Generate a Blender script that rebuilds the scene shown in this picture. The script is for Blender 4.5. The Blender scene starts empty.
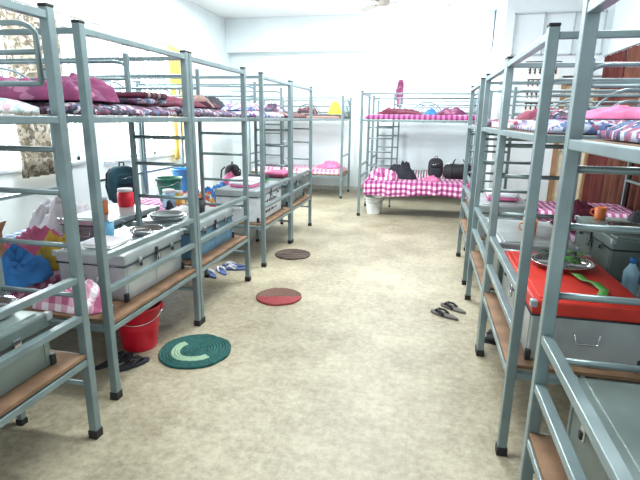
import bpy, bmesh, math, random
from mathutils import Vector, Matrix, noise
random.seed(7)
sc=bpy.context.scene
try:
    sc.view_settings.view_transform='Standard'
    sc.view_settings.look='None'
except Exception: pass

# ---------------------------------------------------------------- materials
def lin(c):
    out=[]
    for v in c:
        v/=255.0
        out.append(v/12.92 if v<=0.04045 else ((v+0.055)/1.055)**2.4)
    return (*out,1.0)
_m={}
def base(name,rough=.6,metal=0.0):
    m=bpy.data.materials.new(name); m.use_nodes=True
    nt=m.node_tree; b=nt.nodes['Principled BSDF']
    b.inputs['Roughness'].default_value=rough
    b.inputs['Metallic'].default_value=metal
    return m,nt,b
def mat(name,rgb,rough=.6,metal=0.0,var=.12,scale=12,bump=0.0):
    if name in _m: return _m[name]
    m,nt,b=base(name,rough,metal)
    tc=nt.nodes.new('ShaderNodeTexCoord'); n=nt.nodes.new('ShaderNodeTexNoise')
    n.inputs['Scale'].default_value=scale; n.inputs['Detail'].default_value=4
    nt.links.new(tc.outputs['Object'],n.inputs['Vector'])
    r=nt.nodes.new('ShaderNodeValToRGB')
    c=lin(rgb); d=tuple(x*(1-var) for x in c[:3])+(1,); l=tuple(min(1,x*(1+var)) for x in c[:3])+(1,)
    r.color_ramp.elements[0].position=.3; r.color_ramp.elements[1].position=.7
    r.color_ramp.elements[0].color=d; r.color_ramp.elements[1].color=l
    nt.links.new(n.outputs['Fac'],r.inputs['Fac']); nt.links.new(r.outputs['Color'],b.inputs['Base Color'])
    if bump:
        bp=nt.nodes.new('ShaderNodeBump'); bp.inputs['Strength'].default_value=bump; bp.inputs['Distance'].default_value=.01
        nt.links.new(n.outputs['Fac'],bp.inputs['Height']); nt.links.new(bp.outputs['Normal'],b.inputs['Normal'])
    _m[name]=m; return m
def mnode(nt,op,a,b=None):
    n=nt.nodes.new('ShaderNodeMath'); n.operation=op
    for i,v in enumerate((a,b)):
        if v is None: continue
        if isinstance(v,(int,float)): n.inputs[i].default_value=v
        else: nt.links.new(v,n.inputs[i])
    return n.outputs[0]
def check(name,c1,c2,c3,sx=9,sy=9,duty=.5):
    if name in _m: return _m[name]
    m,nt,b=base(name,.9)
    tc=nt.nodes.new('ShaderNodeTexCoord'); sp=nt.nodes.new('ShaderNodeSeparateXYZ')
    nt.links.new(tc.outputs['Object'],sp.inputs[0])
    yz=mnode(nt,'SUBTRACT',sp.outputs[1],sp.outputs[2])
    def st(o,s): return mnode(nt,'LESS_THAN',mnode(nt,'FRACT',mnode(nt,'MULTIPLY',o,s)),duty)
    a=st(sp.outputs[0],sx); d=st(yz,sy)
    f=mnode(nt,'MULTIPLY',mnode(nt,'ADD',a,d),.5)
    r=nt.nodes.new('ShaderNodeValToRGB'); r.color_ramp.interpolation='CONSTANT'
    e=r.color_ramp.elements; e[0].color=lin(c1); e[1].position=.3; e[1].color=lin(c2)
    x=e.new(.8); x.color=lin(c3)
    nt.links.new(f,r.inputs['Fac']); nt.links.new(r.outputs['Color'],b.inputs['Base Color'])
    _m[name]=m; return m
def stripes(name,cols,scale=6,axis=0,dist=.02):
    if name in _m: return _m[name]
    m,nt,b=base(name,.9)
    tc=nt.nodes.new('ShaderNodeTexCoord'); sp=nt.nodes.new('ShaderNodeSeparateXYZ')
    n=nt.nodes.new('ShaderNodeTexNoise'); n.inputs['Scale'].default_value=6
    nt.links.new(tc.outputs['Object'],sp.inputs[0]); nt.links.new(tc.outputs['Object'],n.inputs['Vector'])
    o=mnode(nt,'ADD',sp.outputs[axis],mnode(nt,'MULTIPLY',n.outputs['Fac'],dist))
    f=mnode(nt,'FRACT',mnode(nt,'MULTIPLY',o,scale))
    r=nt.nodes.new('ShaderNodeValToRGB'); r.color_ramp.interpolation='CONSTANT'
    e=r.color_ramp.elements; k=len(cols)
    e[0].color=lin(cols[0]); e[1].position=1/k; e[1].color=lin(cols[1])
    for i in range(2,k):
        x=e.new(i/k); x.color=lin(cols[i])
    nt.links.new(f,r.inputs['Fac']); nt.links.new(r.outputs['Color'],b.inputs['Base Color'])
    _m[name]=m; return m
def patches(name,cols,scale=14):
    if name in _m: return _m[name]
    m,nt,b=base(name,.9)
    tc=nt.nodes.new('ShaderNodeTexCoord'); v=nt.nodes.new('ShaderNodeTexVoronoi'); v.inputs['Scale'].default_value=scale
    nz=nt.nodes.new('ShaderNodeTexNoise'); nz.inputs['Scale'].default_value=scale*.8
    ad=nt.nodes.new('ShaderNodeMixRGB'); ad.blend_type='ADD'; ad.inputs[0].default_value=.12
    nt.links.new(tc.outputs['Object'],nz.inputs['Vector']); nt.links.new(tc.outputs['Object'],ad.inputs[1]); nt.links.new(nz.outputs['Color'],ad.inputs[2])
    nt.links.new(ad.outputs[0],v.inputs['Vector'])
    sp=nt.nodes.new('ShaderNodeSeparateColor'); nt.links.new(v.outputs['Color'],sp.inputs[0])
    r=nt.nodes.new('ShaderNodeValToRGB'); r.color_ramp.interpolation='CONSTANT'
    e=r.color_ramp.elements; k=len(cols)
    e[0].color=lin(cols[0]); e[1].position=1/k; e[1].color=lin(cols[1])
    for i in range(2,k):
        x=e.new(i/k); x.color=lin(cols[i])
    nt.links.new(sp.outputs[0],r.inputs['Fac']); nt.links.new(r.outputs['Color'],b.inputs['Base Color'])
    _m[name]=m; return m

STEEL=mat('painted_steel',(118,136,138),.34,.35,.16,7)
BLACK=mat('black_rubber',(22,22,24),.6)
PLY=mat('plywood',(122,94,70),.75,0,.3,8)
SILV=mat('galvanised_sheet',(178,188,190),.35,.5,.18,5)
SILV2=mat('grey_green_tin',(126,142,138),.4,.4,.2,5)
CHROME=mat('stainless',(205,208,210),.18,.9,.05)
DARKM=mat('dark_metal',(60,64,66),.4,.6)
WHITEW=mat('white_wall',(224,234,236),.85,0,.04,2)
CEIL=mat('ceiling_paint',(238,241,243),.9,0,.02,2)
RED=mat('red_plastic',(215,26,50),.35,0,.05)
MAR=mat('maroon_cloth',(98,34,56),.9,0,.2,9,.3)
PURP=patches('purple_quilt',[(112,46,84),(126,56,96),(98,40,74),(146,92,120),(108,48,86)],12)
PINK=mat('pink_cloth',(206,110,150),.9,0,.2,9,.3)
BLUE=mat('blue_cloth',(52,118,184),.85,0,.2,9,.3)
TEAL=mat('teal_cloth',(30,66,78),.9,0,.25,9,.3)
WHITE=mat('white_cloth',(222,222,228),.9,0,.06,8,.3)
DARK=mat('dark_cloth',(38,40,48),.9,0,.3,9,.3)
YEL=mat('yellow_cloth',(210,172,70),.9,0,.15,9,.3)
GREEN=mat('green_cloth',(40,130,70),.85,0,.2,9,.3)
CREAM=mat('cream_paint',(222,214,190),.6)
PAPER=mat('paper',(238,238,232),.8,0,.02)
INK=mat('ink_black',(28,28,34),.7)
PCHK=check('pink_check',(232,208,222),(184,98,150),(122,46,96),13,13)
RCHK=check('rose_check',(234,224,230),(212,160,182),(180,96,132),12,12)
BCHK=check('blue_check',(222,228,236),(150,170,198),(84,104,150),12,12)
STR1=stripes('maroon_stripe',[(70,34,50),(150,124,116),(44,42,50),(106,50,68)],9,1)
STR2=stripes('red_white_stripe',[(180,90,110),(220,216,220),(84,106,144),(224,220,222)],10,0)
STR3=stripes('blue_stripe',[(80,120,170),(224,228,232),(200,110,136)],8,0)
PAT1=patches('floral_dark',[(62,54,64),(120,60,88),(170,164,172),(44,48,62),(88,100,130)],30)
PAT2=patches('floral_blue',[(90,112,156),(186,192,208),(146,86,114),(60,70,104),(170,180,200)],30)
PAT3=patches('floral_bright',[(206,80,84),(226,184,90),(84,124,170),(236,230,220)],18)
PAT4=patches('floral_mint',[(190,210,204),(216,222,224),(150,180,180),(190,160,172)],30)

# ---------------------------------------------------------------- builder
class B:
    def __init__(s,name): s.n=name; s.v=[]; s.f=[]; s.fm=[]; s.fs=[]; s.m=[]
    def mi(s,m):
        if m not in s.m: s.m.append(m)
        return s.m.index(m)
    def add(s,verts,faces,m,smooth=False):
        o=len(s.v); i=s.mi(m); s.v+= [tuple(v) for v in verts]
        for f in faces: s.f.append([a+o for a in f]); s.fm.append(i); s.fs.append(smooth)
    def box(s,c,size,m,bev=0,M=None,seg=2,smooth=False):
        t=bmesh.new(); bmesh.ops.create_cube(t,size=1)
        for v in t.verts: v.co=Vector((v.co.x*size[0],v.co.y*size[1],v.co.z*size[2]))
        if bev: bmesh.ops.bevel(t,geom=list(t.edges),offset=bev,segments=seg,affect='EDGES',profile=.5)
        if M is not None: t.transform(M)
        t.transform(Matrix.Translation(c))
        t.verts.index_update()
        s.add([v.co for v in t.verts],[[v.index for v in f.verts] for f in t.faces],m,smooth or (bev>0 and seg>2)); t.free()
    def bx(s,a,b,m,bev=0):
        s.box([(a[i]+b[i])/2 for i in range(3)],[abs(b[i]-a[i]) for i in range(3)],m,bev)
    def beam(s,p0,p1,w,h,m,bev=0):
        p0=Vector(p0);p1=Vector(p1);d=p1-p0
        M=d.to_track_quat('Z','Y').to_matrix().to_4x4()
        s.box((p0+p1)/2,(w,h,d.length),m,bev,M)
    def tube(s,pts,r,m,seg=8,closed=False):
        P=[Vector(p) for p in pts]; n=len(P); vs=[];fs=[]; N=None
        for i,p in enumerate(P):
            if closed: t=P[(i+1)%n]-P[i-1]
            else: t=P[min(i+1,n-1)]-P[max(i-1,0)]
            t.normalize()
            if N is None: N=t.orthogonal().normalized()
            N=(N-t*N.dot(t)).normalized(); Bn=t.cross(N)
            for k in range(seg):
                a=2*math.pi*k/seg; vs.append(p+N*math.cos(a)*r+Bn*math.sin(a)*r)
        for i in range(n if closed else n-1):
            j=(i+1)%n
            for k in range(seg):
                l=(k+1)%seg; fs.append([i*seg+k,i*seg+l,j*seg+l,j*seg+k])
        if not closed: fs.append(list(range(seg))[::-1]); fs.append([ (n-1)*seg+k for k in range(seg)])
        s.add(vs,fs,m,True)
    def lathe(s,prof,m,seg=28,c=(0,0,0),sx=1,sy=1,wob=0):
        vs=[];fs=[];n=len(prof)
        for (r,z) in prof:
            for k in range(seg):
                a=2*math.pi*k/seg; rr=r*(1+wob*noise.noise(Vector((math.cos(a)*2+c[0]*9,math.sin(a)*2,c[1]*7))))
                vs.append((c[0]+rr*math.cos(a)*sx,c[1]+rr*math.sin(a)*sy,c[2]+z))
        for i in range(n-1):
            for k in range(seg):
                l=(k+1)%seg; fs.append([i*seg+k,i*seg+l,(i+1)*seg+l,(i+1)*seg+k])
        if prof[0][0]>1e-5: fs.append(list(range(seg))[::-1])
        if prof[-1][0]>1e-5: fs.append([(n-1)*seg+k for k in range(seg)])
        s.add(vs,fs,m,True)
    def surf(s,fn,nu,nv,m,thick=.006):
        vs=[Vector(fn(i/nu,j/nv)) for j in range(nv+1) for i in range(nu+1)]
        W=nu+1; N=[]
        for j in range(nv+1):
            for i in range(W):
                a=vs[j*W+min(i+1,nu)]-vs[j*W+max(i-1,0)]; b=vs[min(j+1,nv)*W+i]-vs[max(j-1,0)*W+i]
                c=a.cross(b); N.append(c.normalized() if c.length>1e-9 else Vector((0,0,1)))
        k=len(vs); al=vs+[v-n*thick for v,n in zip(vs,N)]; fs=[]
        for j in range(nv):
            for i in range(nu):
                q=[j*W+i,j*W+i+1,(j+1)*W+i+1,(j+1)*W+i]; fs.append(q); fs.append([a+k for a in q[::-1]])
        edge=[j for j in range(W)]+[r*W+nu for r in range(1,nv+1)]+[nv*W+i for i in range(nu-1,-1,-1)]+[r*W for r in range(nv-1,0,-1)]
        for a,b in zip(edge,edge[1:]+edge[:1]): fs.append([b,a,a+k,b+k])
        s.add(al,fs,m,True)
    def mesh(s):
        me=bpy.data.meshes.new(s.n); me.from_pydata(s.v,[],s.f)
        for m in s.m: me.materials.append(m)
        me.polygons.foreach_set('material_index',s.fm); me.polygons.foreach_set('use_smooth',s.fs)
        me.update(); b=bmesh.new(); b.from_mesh(me); bmesh.ops.recalc_face_normals(b,faces=b.faces); b.to_mesh(me); b.free()
        return me
    def done(s,loc=(0,0,0),rz=0,rx=0,ry=0):
        return place(s.n,s.mesh(),loc,rz,rx,ry)
def place(name,me,loc,rz=0,rx=0,ry=0):
    o=bpy.data.objects.new(name,me); o.location=loc; o.rotation_euler=(rx,ry,rz); sc.collection.objects.link(o); return o

# ---------------------------------------------------------------- room
XL,XR,YB,ZC=-4.2,2.6,10.1,3.45
def floor_mat():
    m,nt,b=base('worn_floor',.5)
    tc=nt.nodes.new('ShaderNodeTexCoord')
    n1=nt.nodes.new('ShaderNodeTexNoise'); n1.inputs['Scale'].default_value=1.5; n1.inputs['Detail'].default_value=9; n1.inputs['Roughness'].default_value=.72
    n2=nt.nodes.new('ShaderNodeTexNoise'); n2.inputs['Scale'].default_value=24; n2.inputs['Detail'].default_value=6; n2.inputs['Roughness'].default_value=.8
    n3=nt.nodes.new('ShaderNodeTexNoise'); n3.inputs['Scale'].default_value=7; n3.inputs['Detail'].default_value=8; n3.inputs['Roughness'].default_value=.85
    br=nt.nodes.new('ShaderNodeTexBrick'); br.inputs['Scale'].default_value=1; br.offset=0
    br.inputs['Brick Width'].default_value=.6; br.inputs['Row Height'].default_value=.6; br.inputs['Mortar Size'].default_value=.004
    br.inputs['Color1'].default_value=(1,1,1,1); br.inputs['Color2'].default_value=(.95,.95,.94,1); br.inputs['Mortar'].default_value=(.92,.91,.9,1)
    for n in (n1,n2,n3,br): nt.links.new(tc.outputs['Object'],n.inputs['Vector'])
    r=nt.nodes.new('ShaderNodeValToRGB'); e=r.color_ramp.elements
    e[0].position=.38; e[0].color=lin((124,117,96)); e[1].position=.6; e[1].color=lin((174,167,144))
    f=mnode(nt,'ADD',mnode(nt,'MULTIPLY',n1.outputs['Fac'],.6),mnode(nt,'MULTIPLY',n2.outputs['Fac'],.4))
    nt.links.new(f,r.inputs['Fac'])
    mx=nt.nodes.new('ShaderNodeMixRGB'); mx.blend_type='MULTIPLY'; mx.inputs[0].default_value=1
    nt.links.new(r.outputs['Color'],mx.inputs[1]); nt.links.new(br.outputs['Color'],mx.inputs[2])
    st=nt.nodes.new('ShaderNodeValToRGB'); se=st.color_ramp.elements; se[0].position=.32; se[0].color=(.68,.66,.62,1); se[1].position=.46; se[1].color=(1,1,1,1)
    nt.links.new(n3.outputs['Fac'],st.inputs['Fac'])
    m2=nt.nodes.new('ShaderNodeMixRGB'); m2.blend_type='MULTIPLY'; m2.inputs[0].default_value=1
    nt.links.new(mx.outputs[0],m2.inputs[1]); nt.links.new(st.outputs['Color'],m2.inputs[2])
    nt.links.new(m2.outputs[0],b.inputs['Base Color'])
    rr=mnode(nt,'ADD',mnode(nt,'MULTIPLY',n1.outputs['Fac'],.35),.3); nt.links.new(rr,b.inputs['Roughness'])
    return m
b=B('floor'); b.bx((XL-.1,-1.5,-.1),(XR+.1,YB+.1,0),floor_mat()); b.done()
b=B('ceiling'); b.bx((XL-.1,-1.5,ZC),(XR+.1,YB+.1,ZC+.1),CEIL); b.done()
b=B('wall_back'); b.bx((XL-.1,YB,0),(XR+.1,YB+.1,ZC),WHITEW); b.done()
b=B('trim_1'); b.bx((XL,YB-.22,2.8),(1.05,YB-.001,ZC-.001),WHITEW,.008); b.done()
wins=[(3.95,5.25,.95,2.5),(5.7,7.6,.9,2.5)]
b=B('wall_left'); y=-1.5
for (a,c,z0,z1) in wins:
    b.bx((XL-.1,y,0),(XL,a,ZC),WHITEW); b.bx((XL-.1,a,0),(XL,c,z0),WHITEW); b.bx((XL-.1,a,z1),(XL,c,ZC),WHITEW); y=c
b.bx((XL-.1,y,0),(XL,YB,ZC),WHITEW); b.done()
b=B('wall_right'); b.bx((XR,-1.5,0),(XR+.1,YB,ZC),WHITEW); b.done()
b=B('wall_storeroom'); b.bx((1.07,8.5,0),(2.0,YB-.001,ZC-.001),WHITEW); b.bx((2.0,8.62,0),(XR-.001,YB-.001,ZC-.001),WHITEW); b.bx((2.0,8.5,2.2),(XR-.001,8.62,ZC-.001),WHITEW)
FRX=mat('cupboard_trim',(180,190,194),.5)
b.bx((1.2,8.47,2.5),(2.5,8.5,2.52),FRX); b.bx((1.2,8.47,3.1),(2.5,8.5,3.12),FRX)
for x in (1.2,1.63,2.06,2.48): b.bx((x,8.47,2.5),(x+.02,8.5,3.12),FRX)
b.done()
DW=mat('door_wood',(160,124,90),.5,0,.2,5)
b=B('door_1'); b.bx((2.001,8.5,0),(2.08,8.6,2.15),DW); b.bx((2.5,8.5,0),(2.58,8.6,2.15),DW); b.bx((2.08,8.5,2.07),(2.5,8.6,2.15),DW)
b.bx((2.08,8.56,.01),(2.5,8.6,2.07),CREAM)
for z in (.2,1.15): b.bx((2.14,8.55,z),(2.44,8.56,z+.8),CREAM,.004)
b.tube([(2.12,8.55,1.05),(2.12,8.52,1.05),(2.2,8.52,1.05)],.008,CHROME); b.done()
TR=mat('skirting',(190,190,182),.6)
b=B('baseboard_left'); b.bx((XL,-1.5,0),(XL+.015,YB,.1),TR); b.done()
b=B('baseboard_right'); b.bx((XR-.015,-1.5,0),(XR,8.5,.1),TR); b.done()
b=B('baseboard_back'); b.bx((XL+.02,YB-.015,0),(1.06,YB,.1),TR); b.done()
FR=mat('window_frame_paint',(186,196,202),.5)
for i,(a,c,z0,z1) in enumerate(wins):
    b=B('window_%d'%(i+1)); x0,x1=XL-.08,XL-.03
    b.bx((x0,a,z0),(x1,a+.05,z1),FR); b.bx((x0,c-.05,z0),(x1,c,z1),FR); b.bx((x0,a,z0),(x1,c,z0+.05),FR); b.bx((x0,a,z1-.05),(x1,c,z1),FR)
    k=2 if i==0 else 3
    for q in range(1,k): 
        yy=a+(c-a)*q/k; b.bx((x0,yy-.025,z0),(x1,yy+.025,z1),FR)
    yy=a+.12
    while yy<c-.06: b.tube([(XL-.055,yy,z0),(XL-.055,yy,z1)],.006,FR,6); yy+=.14
    b.bx((XL-.09,a-.04,z0-.04),(XL+.03,c+.04,z0-.001),FR,.004)
    b.done()
    b=B('curtain_rail'); b.tube([(XL+.09,a-.15,z1+.1),(XL+.09,c+.15,z1+.1)],.012,CHROME)
    for yy in (a-.1,c+.1): b.tube([(XL+.001,yy,z1+.1),(XL+.09,yy,z1+.1)],.008,CHROME)
    b.done()
CUR=patches('curtain_net_print',[(134,124,106),(176,168,150),(196,192,178),(112,104,92)],26)
CY=mat('curtain_mustard',(210,180,100),.9,0,.2,5)
CMA=mat('curtain_maroon',(84,32,28),.9,0,.25,4)
CBR=mat('curtain_brown',(92,50,36),.9,0,.25,4)
def curtain(name,y0,y1,z0,z1,x,m,folds=6,amp=.035):
    b=B(name)
    b.surf(lambda u,v:(amp*math.sin(u*folds*2*math.pi)*(0.5+.5*(1-v))+.01*math.sin(u*23+v*5),(y1-y0)*u,(z1-z0)*v),folds*12,10,m,.004)
    b.done((x,y0,z0))
curtain('curtain',4.2,4.95,.85,2.58,XL+.1,CUR,5)
curtain('curtain',7.35,7.7,.8,2.58,XL+.1,CY,3)
for y0,y1,m in ((4.3,5.28,CMA),(5.3,6.38,CBR),(6.4,7.48,CBR),(7.5,8.35,CMA)):
    curtain('curtain',y0,y1,.03,2.45,XR-.08,m,6,.035)
b=B('curtain_rail'); b.tube([(XR-.07,4.2,2.47),(XR-.07,8.42,2.47)],.012,CHROME)
for yy in (4.25,8.38): b.tube([(XR-.001,yy,2.47),(XR-.07,yy,2.47)],.008,CHROME)
b.done()

# ---------------------------------------------------------------- bunk beds
D1=.45
def bunk_mesh(L,W,lad,D2=1.5,H=1.9,guard_from=.42,arch=True,midarch=False):
    b=B('bunk_bed'); s=.04
    for u in (0,L):
        for v in (0,W):
            b.beam((u,v,.03),(u,v,H),s,s,STEEL,.004); b.box((u,v,.022),(s+.008,s+.008,.044),BLACK,.004); b.box((u,v,H+.006),(s+.002,s+.002,.012),BLACK,.003)
    def rail(p,q,w=.03,h=.04): b.beam(p,q,w,h,STEEL,.003)
    h=s/2
    for z in (H-.03,D2-.02,.80,.62,D1-.045): rail((0,h,z),(0,W-h,z),.035,.03)
    for z in (D2-.02,.80,D1-.04): rail((L,h,z),(L,W-h,z),.035,.03)
    for v in (0,W):
        for z in (D2-.02,D1-.04): rail((h,v,z),(L-h,v,z),.035,.03)
        if v==(W if lad==0 else 0): rail((h,v,H-.03),(L-h,v,H-.03),.025,.025)
    for z in (D2-.03,D1-.05):
        for k in range(1,6): rail((L*k/6,h,z),(L*k/6,W-h,z),.02,.025)
    b.bx((.022,.022,D2-.022),(L-.022,W-.022,D2-.004),PLY)
    b.bx((-.014,.022,D1-.02),(L+.014,W-.022,D1-.004),PLY)
    def arch_(z,top):
        pts=[(L,.02,z)]+[(L,W/2-(W/2-.02)*math.cos(a),z+.02+(top-z)*math.sin(a)) for a in [math.pi*k/16 for k in range(17)]]+[(L,W-.02,z)]
        b.tube(pts,.012,STEEL)
        pts=[(L,W/2-(W/2-.2)*math.cos(a),z+(top-z)*.6*math.sin(a)) for a in [math.pi*k/16 for k in range(17)]]
        b.tube(pts,.009,STEEL)
        for k in range(1,6):
            v=W*k/6; b.tube([(L,v,z),(L,v,z+(top-z)*math.sin(math.acos((W/2-v)/(W/2-.02))))],.008,STEEL)
    if arch: arch_(D2,H-.05)
    vo=W*lad
    b.beam((.42,vo,.03),(.42,vo,H),.03,.03,STEEL,.003); b.box((.42,vo,.015),(.036,.036,.03),BLACK)
    for z in (.28,.72,.95,1.18,1.36): b.tube([(h,vo,z),(.42,vo,z)],.012,STEEL)
    g=guard_from
    for z in (D2+.12,D2+.24): b.tube([(g,vo,z),(L-h,vo,z)],.011,STEEL)
    pts=[(g,vo,D2+.12),(g,vo,D2+.3)]+[(g+.1-.1*math.cos(a),vo,D2+.3+.05*math.sin(a)) for a in (.3,.7,1.1,1.5)]+[(L-h,vo,D2+.35)]
    b.tube(pts,.011,STEEL)
    if midarch:
        for r in (.27,.19,.11): b.tube([(L*.52-r*math.cos(a),W,D2+r*1.05*math.sin(a)) for a in [math.pi*k/16 for k in range(17)]],.01,STEEL)
    return b.mesh()
DR=1.455
ME_R=bunk_mesh(1.95,.98,1,DR,1.84,midarch=True); ME_L=bunk_mesh(1.95,.98,0); ME_L0=bunk_mesh(1.95,.98,0,guard_from=.06)
ME_Bk=bunk_mesh(1.85,.92,1,midarch=True)
LX=-1.57; RX=.43; L0X=-1.465
Lb=[.74,2.03,3.06,4.5,5.54]; Rb=[.62,2.05,3.08,4.46]
for i,y0 in enumerate(Lb): place('bunk_bed',ME_L0 if i==0 else ME_L,(LX if i else L0X,y0+.98,0),math.pi)
for y0 in Rb: place('bunk_bed',ME_R,(RX,y0,0))
place('bunk_bed',ME_Bk,(-1.0,7.46,0)); place('bunk_bed',ME_Bk,(-1.0,9.05,0)); place('bunk_bed',ME_Bk,(-3.42,9.05,0))
place('bunk_bed',ME_R,(RX+.1,5.7,0))

# ---------------------------------------------------------------- soft goods
def mattress(cx,cy,z,sx,sy,h,m,name='mattress',puff=.016):
    b=B(name); nx,ny=max(8,int(sx/.05)),max(8,int(sy/.05)); sd=random.random()*50
    vs=[];fs=[]
    def prof(t,): return 1-max(0,(abs(t*2-1)-.9)/.1)**3
    for lay in (0,1):
        for j in range(ny+1):
            for i in range(nx+1):
                u,v=i/nx,j/ny; e=prof(u)*prof(v)
                x=(u-.5)*sx; y=(v-.5)*sy
                zz=0 if lay==0 else h*(.45+.55*e)+puff*noise.noise(Vector((x*6+sd,y*6,sd)))*e
                vs.append((x,y,zz))
    W=nx+1;k=(nx+1)*(ny+1)
    for j in range(ny):
        for i in range(nx):
            q=[j*W+i,j*W+i+1,(j+1)*W+i+1,(j+1)*W+i]; fs.append(q[::-1]); fs.append([a+k for a in q])
    edge=[j for j in range(W)]+[r*W+nx for r in range(1,ny+1)]+[ny*W+i for i in range(nx-1,-1,-1)]+[r*W for r in range(ny-1,0,-1)]
    for a,c in zip(edge,edge[1:]+edge[:1]): fs.append([a,c,c+k,a+k])
    b.add(vs,fs,m,True); return b.done((cx,cy,z))
def heap(name,cx,cy,z,sx,sy,h,m,rz=0,rough=.6):
    b=B(name); n=34; sd=random.random()*90; vs=[];fs=[]
    for j in range(n+1):
        for i in range(n+1):
            u=i/n*2-1; v=j/n*2-1
            x=u*math.sqrt(1-v*v*.35); y=v*math.sqrt(1-u*u*.35)
            r=min(1,max(abs(u),abs(v)))
            wob=1+.14*noise.noise(Vector((x*2+sd,y*2,sd)))
            f=(1-r**3.2)
            q=Vector((x*1.6+sd,y*1.6,.3)); nn=noise.noise(q)+.6*abs(noise.noise(q*2.7))+.45*abs(noise.noise(q*5))
            vs.append((x*sx/2*wob,y*sy/2*wob,h*f*(.68+rough*nn)+.003))
    W=n+1
    for j in range(n):
        for i in range(n): fs.append([j*W+i,j*W+i+1,(j+1)*W+i+1,(j+1)*W+i])
    edge=[j for j in range(W)]+[r*W+n for r in range(1,n+1)]+[n*W+i for i in range(n-1,-1,-1)]+[r*W for r in range(n-1,0,-1)]
    o=len(vs); vs+=[(vs[e][0],vs[e][1],0) for e in edge]; k=len(edge)
    for a in range(k): fs.append([edge[a],o+a,o+(a+1)%k,edge[(a+1)%k]])
    fs.append([o+a for a in range(k)][::-1])
    b.add(vs,fs,m,True); return b.done((cx,cy,z),rz)
def stack(name,cx,cy,z,sx,sy,mats,t=.035,rz=0):
    b=B(name); zz=0
    for m in mats:
        a=random.uniform(-.08,.08); k=random.uniform(.88,1)
        b.box((random.uniform(-.01,.01),random.uniform(-.01,.01),zz+t/2),(sx*k,sy*k,t),m,t*.42,Matrix.Rotation(a,4,'Z'),4,True); zz+=t*.98
    return b.done((cx,cy,z),rz)
def pillow(cx,cy,z,sx,sy,h,m,rz=0):
    b=B('pillow'); n=18; vs=[];fs=[]
    for lay in (1,-1):
        for j in range(n+1):
            for i in range(n+1):
                u=i/n*2-1;v=j/n*2-1; e=((1-abs(u)**2.6)*(1-abs(v)**2.6))**.5
                vs.append((u*sx/2*(1-.07*(1-v*v)*abs(u)**6),v*sy/2*(1-.08*(1-abs(u))*abs(v)**4),h/2+lay*h/2*e))
    W=n+1;k=W*W
    for j in range(n):
        for i in range(n):
            q=[j*W+i,j*W+i+1,(j+1)*W+i+1,(j+1)*W+i]; fs.append(q); fs.append([a+k for a in q[::-1]])
    b.add(vs,fs,m,True)
    return b.done((cx,cy,z),rz)

UP=[PAT4,PAT1,PAT1,PAT2,STR1]
for i,y0 in enumerate(Lb):
    x0=LX if i else L0X
    mattress(x0-.98,y0+.49,1.5,1.86,.9,.06,UP[i])
    mattress(x0-1.3,y0+.49,D1,1.22,.9,.06,[RCHK,RCHK,BCHK,PCHK,STR2][i])
UR=[PAT2,PAT2,STR2,PAT1]
for i,y0 in enumerate(Rb):
    mattress(RX+.98,y0+.49,DR,1.86,.9,.05,UR[i])
    mattress(RX+1.3,y0+.49,D1,1.22,.9,.06,[BCHK,STR1,PAT4,PCHK][i])
mattress(RX+1.08,5.7+.49,DR,1.86,.9,.06,STR1); mattress(RX+1.08,5.7+.49,D1,1.86,.9,.06,PCHK)
D2=1.5; ZT=D2+.07; ZL=D1+.07; ZR=DR+.06
mattress(-.075,7.92,D2,1.76,.84,.07,PCHK); mattress(-.075,7.92,D1,1.76,.84,.09,PCHK)
mattress(-.075,9.51,D2,1.76,.84,.07,STR3); mattress(-.075,9.51,D1,1.76,.84,.07,STR2)
mattress(-2.49,9.51,D2,1.76,.84,.07,STR1); mattress(-2.49,9.51,D1,1.76,.84,.09,RCHK)
b=B('checked_blanket')
def dr(u,v):
    x=-.86+1.62*u; w=.012*math.sin(u*31)+.008*math.sin(u*57+1)
    L=v*.58
    if L<.36: return (x,.36-L,.108+.006*noise.noise(Vector((x*4,L*6,0))))
    d=L-.36; a=min(d/.06,1)
    return (x,-.03*a-w*min(1,d*6)*.9-.012, .108-.02*a*a-max(0,d-.02)*.9*(1+.14*math.sin(u*7)))
b.surf(dr,70,24,PCHK,.006); b.done((-.06,7.46,D1))
heap('quilt',-.66,7.72,D1+.12,.5,.34,.16,PCHK)
heap('clothes_pile',-.4,8.08,D1+.1,.5,.3,.24,DARK); heap('clothes_pile',.1,7.7,D1+.12,.25,.16,.08,PINK)
heap('quilt',-.45,7.85,D2+.08,.7,.5,.09,MAR); heap('quilt',.35,7.95,D2+.08,.45,.4,.1,PURP); heap('clothes_pile',.02,7.75,D2+.08,.18,.25,.08,BLUE)
heap('quilt',-2.35,9.5,D2+.08,.4,.4,.14,STR1)
heap('towel',-1.78,9.35,D2+.08,.26,.3,.2,mat('lime_cloth',(186,200,70),.9))
heap('clothes_pile',-1.9,9.5,D1+.1,.5,.4,.1,PINK)
b=B('hanging_clothes')
b.surf(lambda u,v:(.09*(u-.5)*(1+1.3*(1-v)*v*2)+.01*math.sin(v*9),-.03-.03*math.sin(u*math.pi)-.012*math.sin(u*16),-.52*(1-v)),20,16,PURP,.012)
b.tube([(0,0,.03),(0,-.04,.03),(0,-.05,.0)],.006,CHROME); b.done((-.6,YB-.001,2.27))
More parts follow.
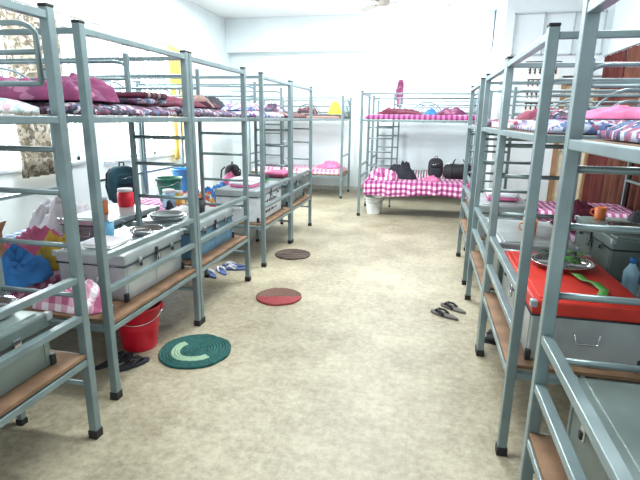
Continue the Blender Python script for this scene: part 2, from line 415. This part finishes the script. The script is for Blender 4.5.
# left upper
heap('quilt',-2.02,2.34,ZT,.75,.5,.14,PURP)
stack('folded_bedding',-1.85,2.79,ZT,.42,.28,[PAT1,STR1],.035)
heap('clothes_pile',-2.75,2.6,ZT,.45,.5,.14,DARK)
heap('quilt',-1.95,3.4,ZT,.55,.5,.08,MAR); heap('clothes_pile',-1.9,3.82,ZT,.4,.24,.1,STR1)
heap('clothes_pile',-1.9,4.9,ZT,.4,.5,.08,PAT2); heap('clothes_pile',-2.4,5.1,ZT,.4,.4,.14,DARK); heap('clothes_pile',-1.9,5.8,ZT,.4,.3,.08,PAT1)
heap('quilt',-2.4,6.1,ZT,.4,.4,.1,DARK)
pillow(-2.9,1.2,ZT,.55,.36,.13,PAT4); heap('bedsheet',-2.1,1.35,ZT,.6,.4,.05,WHITE)
# right upper
pillow(2.0,1.2,ZR,.36,.5,.12,STR2); heap('bedsheet',.95,1.2,ZR,.5,.5,.04,PAT2)
heap('bedsheet',.9,2.6,ZR,.4,.4,.05,PINK); heap('bedsheet',1.5,2.6,ZR,.5,.5,.07,PAT2); heap('bedsheet',.95,3.5,ZR,.5,.5,.06,PAT1); heap('quilt',1.1,4.9,ZR,.6,.5,.1,MAR)

# ---------------------------------------------------------------- trunks
def trunk(cx,cy,z,sx,sy,h,body,lid,face=1,rz=0,text=False,name='tin_trunk'):
    b=B(name); lh=min(.07,h*.28)
    b.box((0,0,(h-lh)/2),(sx,sy,h-lh),body,.008)
    b.box((0,0,h-lh/2),(sx+.012,sy+.012,lh),lid,.01)
    b.box((0,0,h+.002),(sx-.05,sy-.05,.008),lid,.003)
    b.tube([(sx/2+.006,-sy/2-.006,h-lh),(sx/2+.006,sy/2+.006,h-lh),(-sx/2-.006,sy/2+.006,h-lh),(-sx/2-.006,-sy/2-.006,h-lh)],.005,DARKM,6,True)
    for k in (-.4,0,.4):
        b.box((face*(sx/2+.001),sy*k*1.15,(h-lh)/2),(.006,.012,h-lh-.03),body,.002)
    for k in (-.28,.28):
        x=face*(sx/2+.012)
        b.box((x,sy*k,h-lh-.005),(.008,.035,.06),CHROME,.003); b.box((x+face*.006,sy*k,h-lh-.02),(.01,.016,.025),DARKM,.003)
    x=face*(sx/2+.012)
    b.box((x,0,h-lh),(.006,.03,.08),DARKM,.003)
    pts=[(x+face*.012,-.02,h-lh-.04),(x+face*.012,-.02,h-lh-.015),(x+face*.012,0,h-lh-.005),(x+face*.012,.02,h-lh-.015),(x+face*.012,.02,h-lh-.04)]
    b.tube(pts,.003,CHROME,6); b.box((x+face*.012,0,h-lh-.052),(.014,.045,.035),CHROME,.004)
    for sg in (-1,1):
        yy=sg*(sy/2)
        b.tube([(-.05,yy,h*.5),(-.05,yy+sg*.012,h*.5-.0),(-.045,yy+sg*.018,h*.5-.04),(.045,yy+sg*.018,h*.5-.04),(.05,yy+sg*.012,h*.5),(.05,yy,h*.5)],.005,CHROME,6)
    for cx_ in (-1,1):
        for cy_ in (-1,1):
            b.box((cx_*(sx/2),cy_*(sy/2),.025),(.025,.025,.05),DARKM,.004)
            b.box((cx_*(sx/2+.003),cy_*(sy/2+.003),h-.015),(.03,.03,.035),SILV,.006)
    if text:
        rr=random.Random(3)
        for r_ in range(3):
            yy=-.22
            while yy<.2:
                w=rr.uniform(.02,.05); b.box((face*(sx/2+.0015),yy+w/2,h*.55-.055*r_),(.004,w*.8,.03 if rr.random()<.5 else .012),INK); yy+=w+.015
    return b.done((cx,cy,z),rz)
ZD=D1-.003
trunk(-1.75,1.2,ZD,.44,.78,.24,SILV2,SILV2,1)
trunk(-1.87,2.64,ZD,.44,.66,.28,SILV,SILV,1)
trunk(-1.9,3.55,ZD,.48,.74,.27,mat('blue_tin',(96,140,168),.4,.3),SILV,1)
trunk(-1.88,4.98,ZD,.46,.82,.33,mat('white_tin',(206,212,214),.45,.1),SILV,1,text=True)
trunk(-1.88,6.03,ZD,.46,.82,.3,SILV2,SILV2,1)
REDT=mat('red_tin',(192,48,36),.5,.05,.12)
trunk(.72,1.12,ZD,.42,.8,.26,SILV2,SILV2,-1)
trunk(.74,2.56,ZD,.46,.84,.29,SILV,REDT,-1)
trunk(.74,3.57,ZD,.46,.8,.29,SILV2,SILV,-1)
trunk(.74,4.95,ZD,.46,.8,.3,SILV,SILV,-1)
trunk(1.42,3.57,ZL,.5,.76,.28,SILV2,SILV2,-1)
trunk(-2.6,3.55,ZL,.44,.7,.18,SILV2,SILV,1)

# ---------------------------------------------------------------- small things
def bucket(cx,cy,z,r,h,m,name='bucket',rz=0):
    b=B(name)
    b.lathe([(0,.004),(r*.72,.0),(r*.74,.01),(r*.86,h*.5),(r*.88,h*.52),(r*.87,h*.54),(r*.97,h*.93),(r*1.04,h*.935),(r*1.05,h),(r*.98,h),(r*.95,h*.93),(r*.72,.02),(0,.018)],m,32)
    pts=[]
    for i in range(15):
        a=math.pi*i/14; pts.append((r*1.05*math.cos(a),-.03-r*.9*math.sin(a),h*.95-r*.5*math.sin(a)))
    b.tube(pts,.004,CHROME,6)
    for sg in (-1,1): b.box((sg*r*1.04,-.02,h*.93),(.02,.04,.04),m,.005)
    return b.done((cx,cy,z),rz)
def plate(cx,cy,z,r,m=CHROME,name='steel_plate',rx=0):
    b=B(name); b.lathe([(0,0),(r*.78,0),(r*.84,.006),(r*.92,.024),(r*1.0,.028),(r*1.0,.031),(r*.91,.028),(r*.82,.009),(r*.76,.004),(0,.004)],m,36); return b.done((cx,cy,z),0,rx)
def cup(cx,cy,z,r,h,m,name='mug'):
    b=B(name); b.lathe([(0,0),(r*.85,0),(r*.9,.005),(r,h),(r*.93,h),(r*.84,.008),(0,.008)],m,24)
    b.tube([(r*.95,0,h*.8),(r*1.5,0,h*.75),(r*1.6,0,h*.45),(r*.9,0,h*.25)],.005,m,6); return b.done((cx,cy,z),random.uniform(0,6))
def jar(cx,cy,z,r,h,m,lid,name='storage_jar'):
    b=B(name); b.lathe([(0,0),(r*.95,0),(r,.008),(r,h*.78),(r*.85,h*.84),(r*.85,h*.86)],m,22); b.lathe([(r*.92,h*.84),(r*.92,h*.98),(r*.86,h),(0,h)],lid,22); return b.done((cx,cy,z))
def bottle(cx,cy,z,r,h,m,lid):
    b=B('water_bottle'); b.lathe([(0,0),(r*.9,0),(r,.01),(r,h*.35),(r*.93,h*.4),(r,h*.45),(r,h*.68),(r*.4,h*.85),(r*.38,h*.9)],m,20); b.lathe([(r*.46,h*.89),(r*.46,h*.99),(r*.4,h),(0,h)],lid,16); return b.done((cx,cy,z))
def carton(name,cx,cy,z,sx,sy,h,m,rz=0):
    b=B(name); b.box((0,0,h/2),(sx,sy,h),m,.004); T=mat('packing_tape',(200,180,140),.4)
    b.box((0,0,h+.001),(.05,sy,.002),T)
    for sg in (-1,1):
        b.box((0,sg*(sy/2+.001),h-.04),(.05,.002,.08),T)
        M=Matrix.Rotation(sg*.5,4,'Y'); b.box((sg*(sx/2+.02),0,h+.035),(.005,sy*.96,.09),m,.001,M)
    return b.done((cx,cy,z),rz)
BLP=mat('blue_plastic',(70,156,215),.35)
CARD=mat('cardboard',(186,150,110),.8)
ORA=mat('orange_plastic',(230,130,70),.4)
CLB=mat('clear_blue',(160,205,225),.2)
bucket(-1.8,2.62,0,.15,.3,RED,rz=.5)
bucket(-2.95,5.12,ZL,.15,.28,mat('green_plastic',(40,128,100),.4))
bucket(-3.2,5.95,ZL,.16,.3,BLP)
bucket(-.78,7.72,0,.15,.28,mat('white_plastic',(216,220,218),.4))
plate(-1.74,1.48,D1+.251,.14); plate(-1.74,1.2,D1+.251,.12,SILV) 
cup(-1.76,1.0,D1+.25,.04,.09,CHROME)
zt=D1+.288
plate(-1.8,2.8,zt,.12); plate(-1.93,3.3,zt-.01,.15); plate(-1.93,3.3,zt+.004,.13,SILV); cup(-1.8,3.56,zt-.01,.055,.12,INK); cup(-1.95,3.75,zt-.01,.04,.1,CHROME)
stack('notebook_pile',-1.87,2.47,zt,.2,.24,[PAPER,WHITE],.012)
cup(-1.99,2.66,zt,.038,.09,mat('sky_plastic',(110,180,215),.4))
heap('towel',-1.9,2.17,D1,.46,.2,.14,RCHK)
def backpack(cx,cy,z,m,m2,rz=0,s=1):
    b=B('backpack')
    def blob(c,sx,sy,sz,mm,p=3.2):
        vs=[];fs=[]; nu,nv=24,14
        for j in range(nv+1):
            ph=-math.pi/2+math.pi*j/nv
            for i in range(nu):
                th=2*math.pi*i/nu
                f=lambda t:math.copysign(abs(t)**(2/p),t)
                vs.append((c[0]+sx*f(math.cos(ph))*f(math.cos(th)),c[1]+sy*f(math.cos(ph))*f(math.sin(th)),c[2]+sz*f(math.sin(ph))))
        for j in range(nv):
            for i in range(nu): fs.append([j*nu+i,j*nu+(i+1)%nu,(j+1)*nu+(i+1)%nu,(j+1)*nu+i])
        b.add(vs,fs,mm,True)
    blob((0,0,.22*s),.11*s,.16*s,.22*s,m); blob((.1*s,0,.13*s),.05*s,.12*s,.11*s,m2); blob((.08*s,0,.3*s),.05*s,.13*s,.07*s,m)
    for sg in (-1,1): b.tube([(-.1*s,sg*.08*s,.4*s),(-.16*s,sg*.09*s,.34*s),(-.17*s,sg*.1*s,.2*s),(-.1*s,sg*.11*s,.06*s)],.014*s,m2)
    b.tube([(0,-.03*s,.43*s),(0,-.025*s,.48*s),(0,.025*s,.48*s),(0,.03*s,.43*s)],.008*s,INK)
    b.tube([(.135*s,-.09*s,.31*s),(.14*s,0,.33*s),(.135*s,.09*s,.31*s)],.003,CHROME,6)
    return b.done((cx,cy,z),rz)
backpack(-3.3,4.74,ZL,TEAL,DARK,-.4); backpack(.16,8.08,D1+.12,INK,DARK,-1.4,.75)
backpack(1.5,2.6,ZL,DARK,INK,math.pi,.8); backpack(-2.6,6.2,ZL,DARK,TEAL,0,.8)
backpack(-2.55,1.35,ZL,BLUE,TEAL,0,.85)
def satchel(cx,cy,z,m,rz=0):
    b=B('duffel_bag')
    b.lathe([(0,-.24),(.07,-.235),(.115,-.2),(.125,-.1),(.12,0),(.125,.1),(.115,.2),(.07,.235),(0,.24)],m,24)
    for sg in (-.1,.1): b.tube([(-.118,-.05,sg),(-.16,-.045,sg*.8),(-.2,0,sg*.6),(-.16,.045,sg*.8),(-.118,.05,sg)],.008,INK)
    b.tube([(-.126,0,-.19),(-.129,0,0),(-.126,0,.19)],.004,CHROME,6)
    for k in (-.12,.12): b.lathe([(.127,k-.012),(.129,k),(.127,k+.012)],INK,24)
    return b.done((cx,cy,z+.13),rz,0,math.pi/2)
satchel(.52,8.02,D1+.115,INK)
zt2=ZL+.188
jar(-2.62,3.78,zt2,.07,.16,RED,WHITE); jar(-2.62,3.45,zt2,.05,.13,ORA,WHITE); bottle(-2.55,3.3,zt2,.035,.22,CLB,BLUE)
heap('clothes_pile',-2.7,2.8,ZL,.5,.3,.16,PINK); heap('clothes_pile',-2.4,2.3,ZL,.36,.4,.16,BLUE); heap('clothes_pile',-3.2,2.45,ZL,.36,.5,.26,PAT3)
heap('clothes_pile',-2.36,2.64,ZL,.26,.24,.2,YEL)
carton('cardboard_box',-2.83,2.4,ZL,.26,.3,.22,CARD,.2)
heap('clothes_pile',-2.83,2.4,ZL+.31,.2,.24,.1,RED)
heap('clothes_pile',-3.15,3.6,ZL,.4,.6,.24,WHITE); heap('clothes_pile',-2.4,4.75,ZL,.4,.3,.22,PAT3); heap('clothes_pile',-2.4,5.2,ZL,.4,.34,.2,BLUE)
heap('clothes_pile',-2.28,3.9,ZL,.16,.2,.2,DARK)
jar(-2.75,4.75,ZL,.07,.2,CLB,WHITE); jar(-2.75,4.95,ZL,.06,.16,YEL,WHITE)
heap('clothes_pile',-3.0,1.2,ZL,.4,.5,.18,PAT3)
heap('clothes_pile',-2.25,1.0,ZL,.3,.3,.14,WHITE)
stack('folded_clothes',-1.88,4.8,D1+.338,.28,.26,[PINK,WHITE,WHITE],.03); stack('folded_clothes',-1.88,5.2,D1+.338,.26,.22,[GREEN,DARK],.035)
stack('folded_clothes',-1.88,6.0,D1+.308,.3,.4,[MAR,PINK],.035)
heap('clothes_pile',-2.4,5.85,ZL,.5,.3,.22,PINK)
zr=D1+.299
plate(.75,2.68,zr,.16)
b=B('vegetable_leaves')
for k in range(34):
    a=random.uniform(0,6.28); r=random.uniform(0,.1); c=Vector((r*math.cos(a),r*math.sin(a),.02+random.uniform(0,.035))); d=random.uniform(0,6.28); l=random.uniform(.04,.08)
    b.surf(lambda u,v,c=c,d=d,l=l:(c.x+math.cos(d)*(u-.5)*l-math.sin(d)*(v-.5)*l*.5*math.sin(math.pi*min(.98,u+.02)),c.y+math.sin(d)*(u-.5)*l+math.cos(d)*(v-.5)*l*.5*math.sin(math.pi*min(.98,u+.02)),c.z+.012*math.sin(u*3)+.01*(v-.5)**2),6,3,mat('leaf_green',(84,150,70),.5) if k%3 else mat('leaf_dark',(34,58,34),.5),.002)
b.done((.75,2.68,zr+.006))
b=B('green_strap'); b.surf(lambda u,v:(.03*math.sin(u*5)+(v-.5)*.04,(u-.5)*.3,.004+.008*math.sin(u*9)**2),24,2,mat('leaf_green',(84,150,70),.5),.003); b.done((.8,2.36,zr+.004))
zr2=ZL+.286
plate(1.35,3.45,zr2+.004,.14,CHROME); cup(1.28,3.82,zr2,.04,.09,ORA); jar(.8,3.8,D1+.3,.05,.12,CREAM,BLACK)
cup(.72,3.4,D1+.3,.045,.1,ORA); heap('clothes_pile',1.56,3.78,zr2,.18,.3,.1,DARK)
heap('clothes_pile',1.95,2.5,ZL,.5,.6,.26,DARK); heap('clothes_pile',1.5,4.9,ZL,.5,.5,.2,MAR); heap('clothes_pile',1.4,1.2,ZL,.35,.5,.15,DARK)
heap('clothes_pile',1.2,2.3,ZL,.22,.3,.2,DARK); bottle(1.18,2.9,ZL,.04,.24,CLB,BLUE)
stack('folded_clothes',.74,4.95,D1+.31,.3,.4,[PINK,WHITE],.035)
# mats
def mat_round(name,cx,cy,r,cols,rz=0):
    b=B(name); n=len(cols); w=r/n
    b.lathe([(0,0),(r,0),(r,.006),(0,.006)],cols[-1],40,(0,0,0),1,1,.05)
    for i,m in enumerate(cols):
        rr=w*(i+.5); pts=[]
        for k in range(48):
            a=2*math.pi*k/48; wb=1+.05*noise.noise(Vector((math.cos(a)*2,math.sin(a)*2,0)))
            pts.append((rr*math.cos(a)*wb,rr*math.sin(a)*wb,.008+.002*(k%2)))
        b.tube(pts,min(w*.55,.012),m,6,True)
    return b.done((cx,cy,0.001),rz)
MG=mat('mat_teal',(30,80,76),.95,0,.3,40,.5)
MRR=stripes('mat_red_brown',[(104,78,68),(140,60,62)],2.2,1,.05); MB=stripes('mat_brown',[(78,66,58),(96,84,74),(64,54,50)],14,1,.1)
CRS=stripes('mat_crescent',[(140,168,140),(140,168,140),(30,84,78)],2.05,1,.02)
mat_round('round_rug',-1.4,2.62,.232,[MG]*5+[CRS,CRS,CRS]+[MG]*4,2.6)
mat_round('round_rug',-1.16,3.7,.195,[MRR]*10,.3)
mat_round('round_rug',-1.4,5.0,.2,[MB]*10,.4)
def slippers(cx,cy,rz,m,strap,gap=.055,name='slippers'):
    b=B(name)
    for sg in (-1,1):
        ox=sg*gap; out=[]
        for k in range(28):
            a=2*math.pi*k/28; y=.125*math.sin(a); w=.036*(1+.28*math.sin(a))*math.cos(a)+.006*sg*math.sin(a)
            out.append((ox+w,y+.02*sg))
        n=len(out); vs=[(x,y,0) for x,y in out]+[(x,y,.016) for x,y in out]
        b.add(vs,[list(range(n))[::-1],[n+k for k in range(n)]]+[[k,(k+1)%n,n+(k+1)%n,n+k] for k in range(n)],m)
        for s2 in (-1,1): b.tube([(ox,.085+.02*sg,.018),(ox+s2*.012,.06+.02*sg,.04),(ox+s2*.03,.02+.02*sg,.035),(ox+s2*.034,-.015+.02*sg,.014)],.01,strap,6)
    return b.done((cx,cy,.001),rz)
SG=mat('sandal_grey',(92,88,84),.8)
slippers(.26,3.72,.9,SG,INK,.085)
SBL=mat('sandal_blue',(84,104,150),.7)
slippers(-1.95,4.16,.8,SBL,WHITE,.065); slippers(-1.85,4.38,1.7,SBL,WHITE)
slippers(-1.76,2.36,-.5,DARK,INK,.06)
def shoes(cx,cy,rz,m):
    b=B('shoes')
    for sg in (-1,1):
        ox=sg*.055; nv=12; ns=14; vs=[];fs=[]
        for j in range(nv+1):
            t=j/nv; y=-.13+.26*t; w=.032+.01*math.sin(t*3.1)+.004; w*=min(1,math.sqrt(max(.03,1-abs(2*t-1)**6)))
            hgt=.075-.035*max(0,(t-.3)/.7) ; hgt*=min(1,math.sqrt(max(.05,1-abs(2*t-1)**8)))
            for i in range(ns):
                a=2*math.pi*i/ns; z=hgt/2+hgt/2*math.sin(a); vs.append((ox+w*math.cos(a)*(1 if z<hgt*.5 else .9),y,z+.008))
        for j in range(nv):
            for i in range(ns): fs.append([j*ns+i,j*ns+(i+1)%ns,(j+1)*ns+(i+1)%ns,(j+1)*ns+i])
        fs.append(list(range(ns))); fs.append([nv*ns+i for i in range(ns)])
        b.add(vs,fs,m,True)
        b.box((ox,0,.006),(.078,.25,.012),INK,.005)
        b.lathe([(.028,.0),(.03,.02),(.024,.022),(.02,.005)],INK,14,(ox,-.07,.06),.9,1.4)
        for q in range(3): b.tube([(ox-.018,.0+.025*q,.072-.006*q),(ox+.018,.0+.025*q,.072-.006*q)],.003,WHITE,5)
    return b.done((cx,cy,0),rz)
shoes(.62,3.28,1.3,INK)
b=B('wall_notice'); b.bx((0,-.006,0),(.5,0,.8),PAPER); b.bx((-.015,-.01,.8),(.515,0,.815),INK); b.bx((-.015,-.01,-.015),(.515,0,0),INK)
rr=random.Random(5)
for r_ in range(4):
    xx=.04; zt_=.72-.18*r_
    b.box((.25,-.008,zt_),(.42,.003,.016),INK)
    while xx<.42:
        w=rr.uniform(.04,.06); b.box((xx+w/2,-.008,zt_-.05),(.017,.003,.1),INK)
        b.tube([(xx,-.008,zt_-.02),(xx+w*.4,-.008,zt_-.05),(xx+w*.2,-.008,zt_-.08)],.008,INK,5); xx+=w+.02
b.done((1.45,8.499,1.6))
# ceiling fan
b=B('ceiling_fan'); FM=mat('fan_enamel',(186,180,170),.4)
b.lathe([(0,0),(.06,0),(.11,.03),(.12,.07),(.08,.1),(.02,.12),(.014,.13),(.014,.23),(.05,.24),(.06,.289),(0,.289)],FM,28)
for k in range(3):
    a=2*math.pi*k/3+.15; M=Matrix.Rotation(a,4,'Z')@Matrix.Rotation(.18,4,'X')
    b.box(M@Vector((.17,0,.05)),(.14,.03,.006),DARKM,.002,M); b.box(M@Vector((.42,0,.05)),(.42,.13,.006),FM,.0025,M)
b.done((-.8,7.9,ZC-.29))
def fill_tube(cx,cy,power,rz=0):  # added ceiling tube with an area lamp below, invented to brighten the room
    E=bpy.data.materials.get('fill_tube_glow')
    if not E:
        E,nt,p=base('fill_tube_glow'); p.inputs['Emission Color'].default_value=(1,1,1,1); p.inputs['Emission Strength'].default_value=6
    b=B('added_tube_fixture'); b.box((0,0,-.02),(1.3,.08,.04),CEIL,.005); b.tube([(-.58,0,-.055),(.58,0,-.055)],.014,E,10)
    for sg in (-1,1): b.box((sg*.61,0,-.05),(.04,.04,.04),FR,.004)
    b.done((cx,cy,ZC),rz)
    l=bpy.data.lights.new('fill_lamp','AREA'); l.shape='RECTANGLE'; l.size=1.2; l.size_y=.4; l.energy=power; l.color=(.95,.99,1)
    o=bpy.data.objects.new('fill_lamp',l); o.location=(cx,cy,ZC-.09); o.rotation_euler=(0,0,rz); sc.collection.objects.link(o)
fill_tube(-.6,2.2,100); fill_tube(-.6,5.2,140); fill_tube(-.4,9.1,105); fill_tube(-3,4,70,math.pi/2); fill_tube(-3,7.6,80,math.pi/2); fill_tube(1.6,5,80,math.pi/2)  # added fill lamps, keep the far end of the room from going dark
for (a,c,z0,z1) in wins:
    l=bpy.data.lights.new('window_daylight','AREA'); l.shape='RECTANGLE'; l.size=z1-z0; l.size_y=c-a; l.energy=380; l.color=(.92,.97,1)
    o=bpy.data.objects.new('window_daylight',l); o.location=(XL-.3,(a+c)/2,(z0+z1)/2); o.rotation_euler=(0,-math.pi/2,0); sc.collection.objects.link(o)
w=bpy.data.worlds.new('sky'); sc.world=w; w.use_nodes=True; bg=w.node_tree.nodes['Background']; bg.inputs[0].default_value=(.9,.97,1,1); bg.inputs[1].default_value=1.5

# ---------------------------------------------------------------- camera
cam=bpy.data.cameras.new('camera'); cam.sensor_width=36; cam.lens=26.83; cam.clip_start=.02
co=bpy.data.objects.new('camera',cam); sc.collection.objects.link(co); sc.camera=co
R=Matrix.Rotation(math.radians(12.27),4,'Z')@Matrix.Rotation(math.radians(90-14.3),4,'X')@Matrix.Rotation(math.radians(.8),4,'Z')
co.matrix_world=Matrix.Translation((0,0,1.5))@R
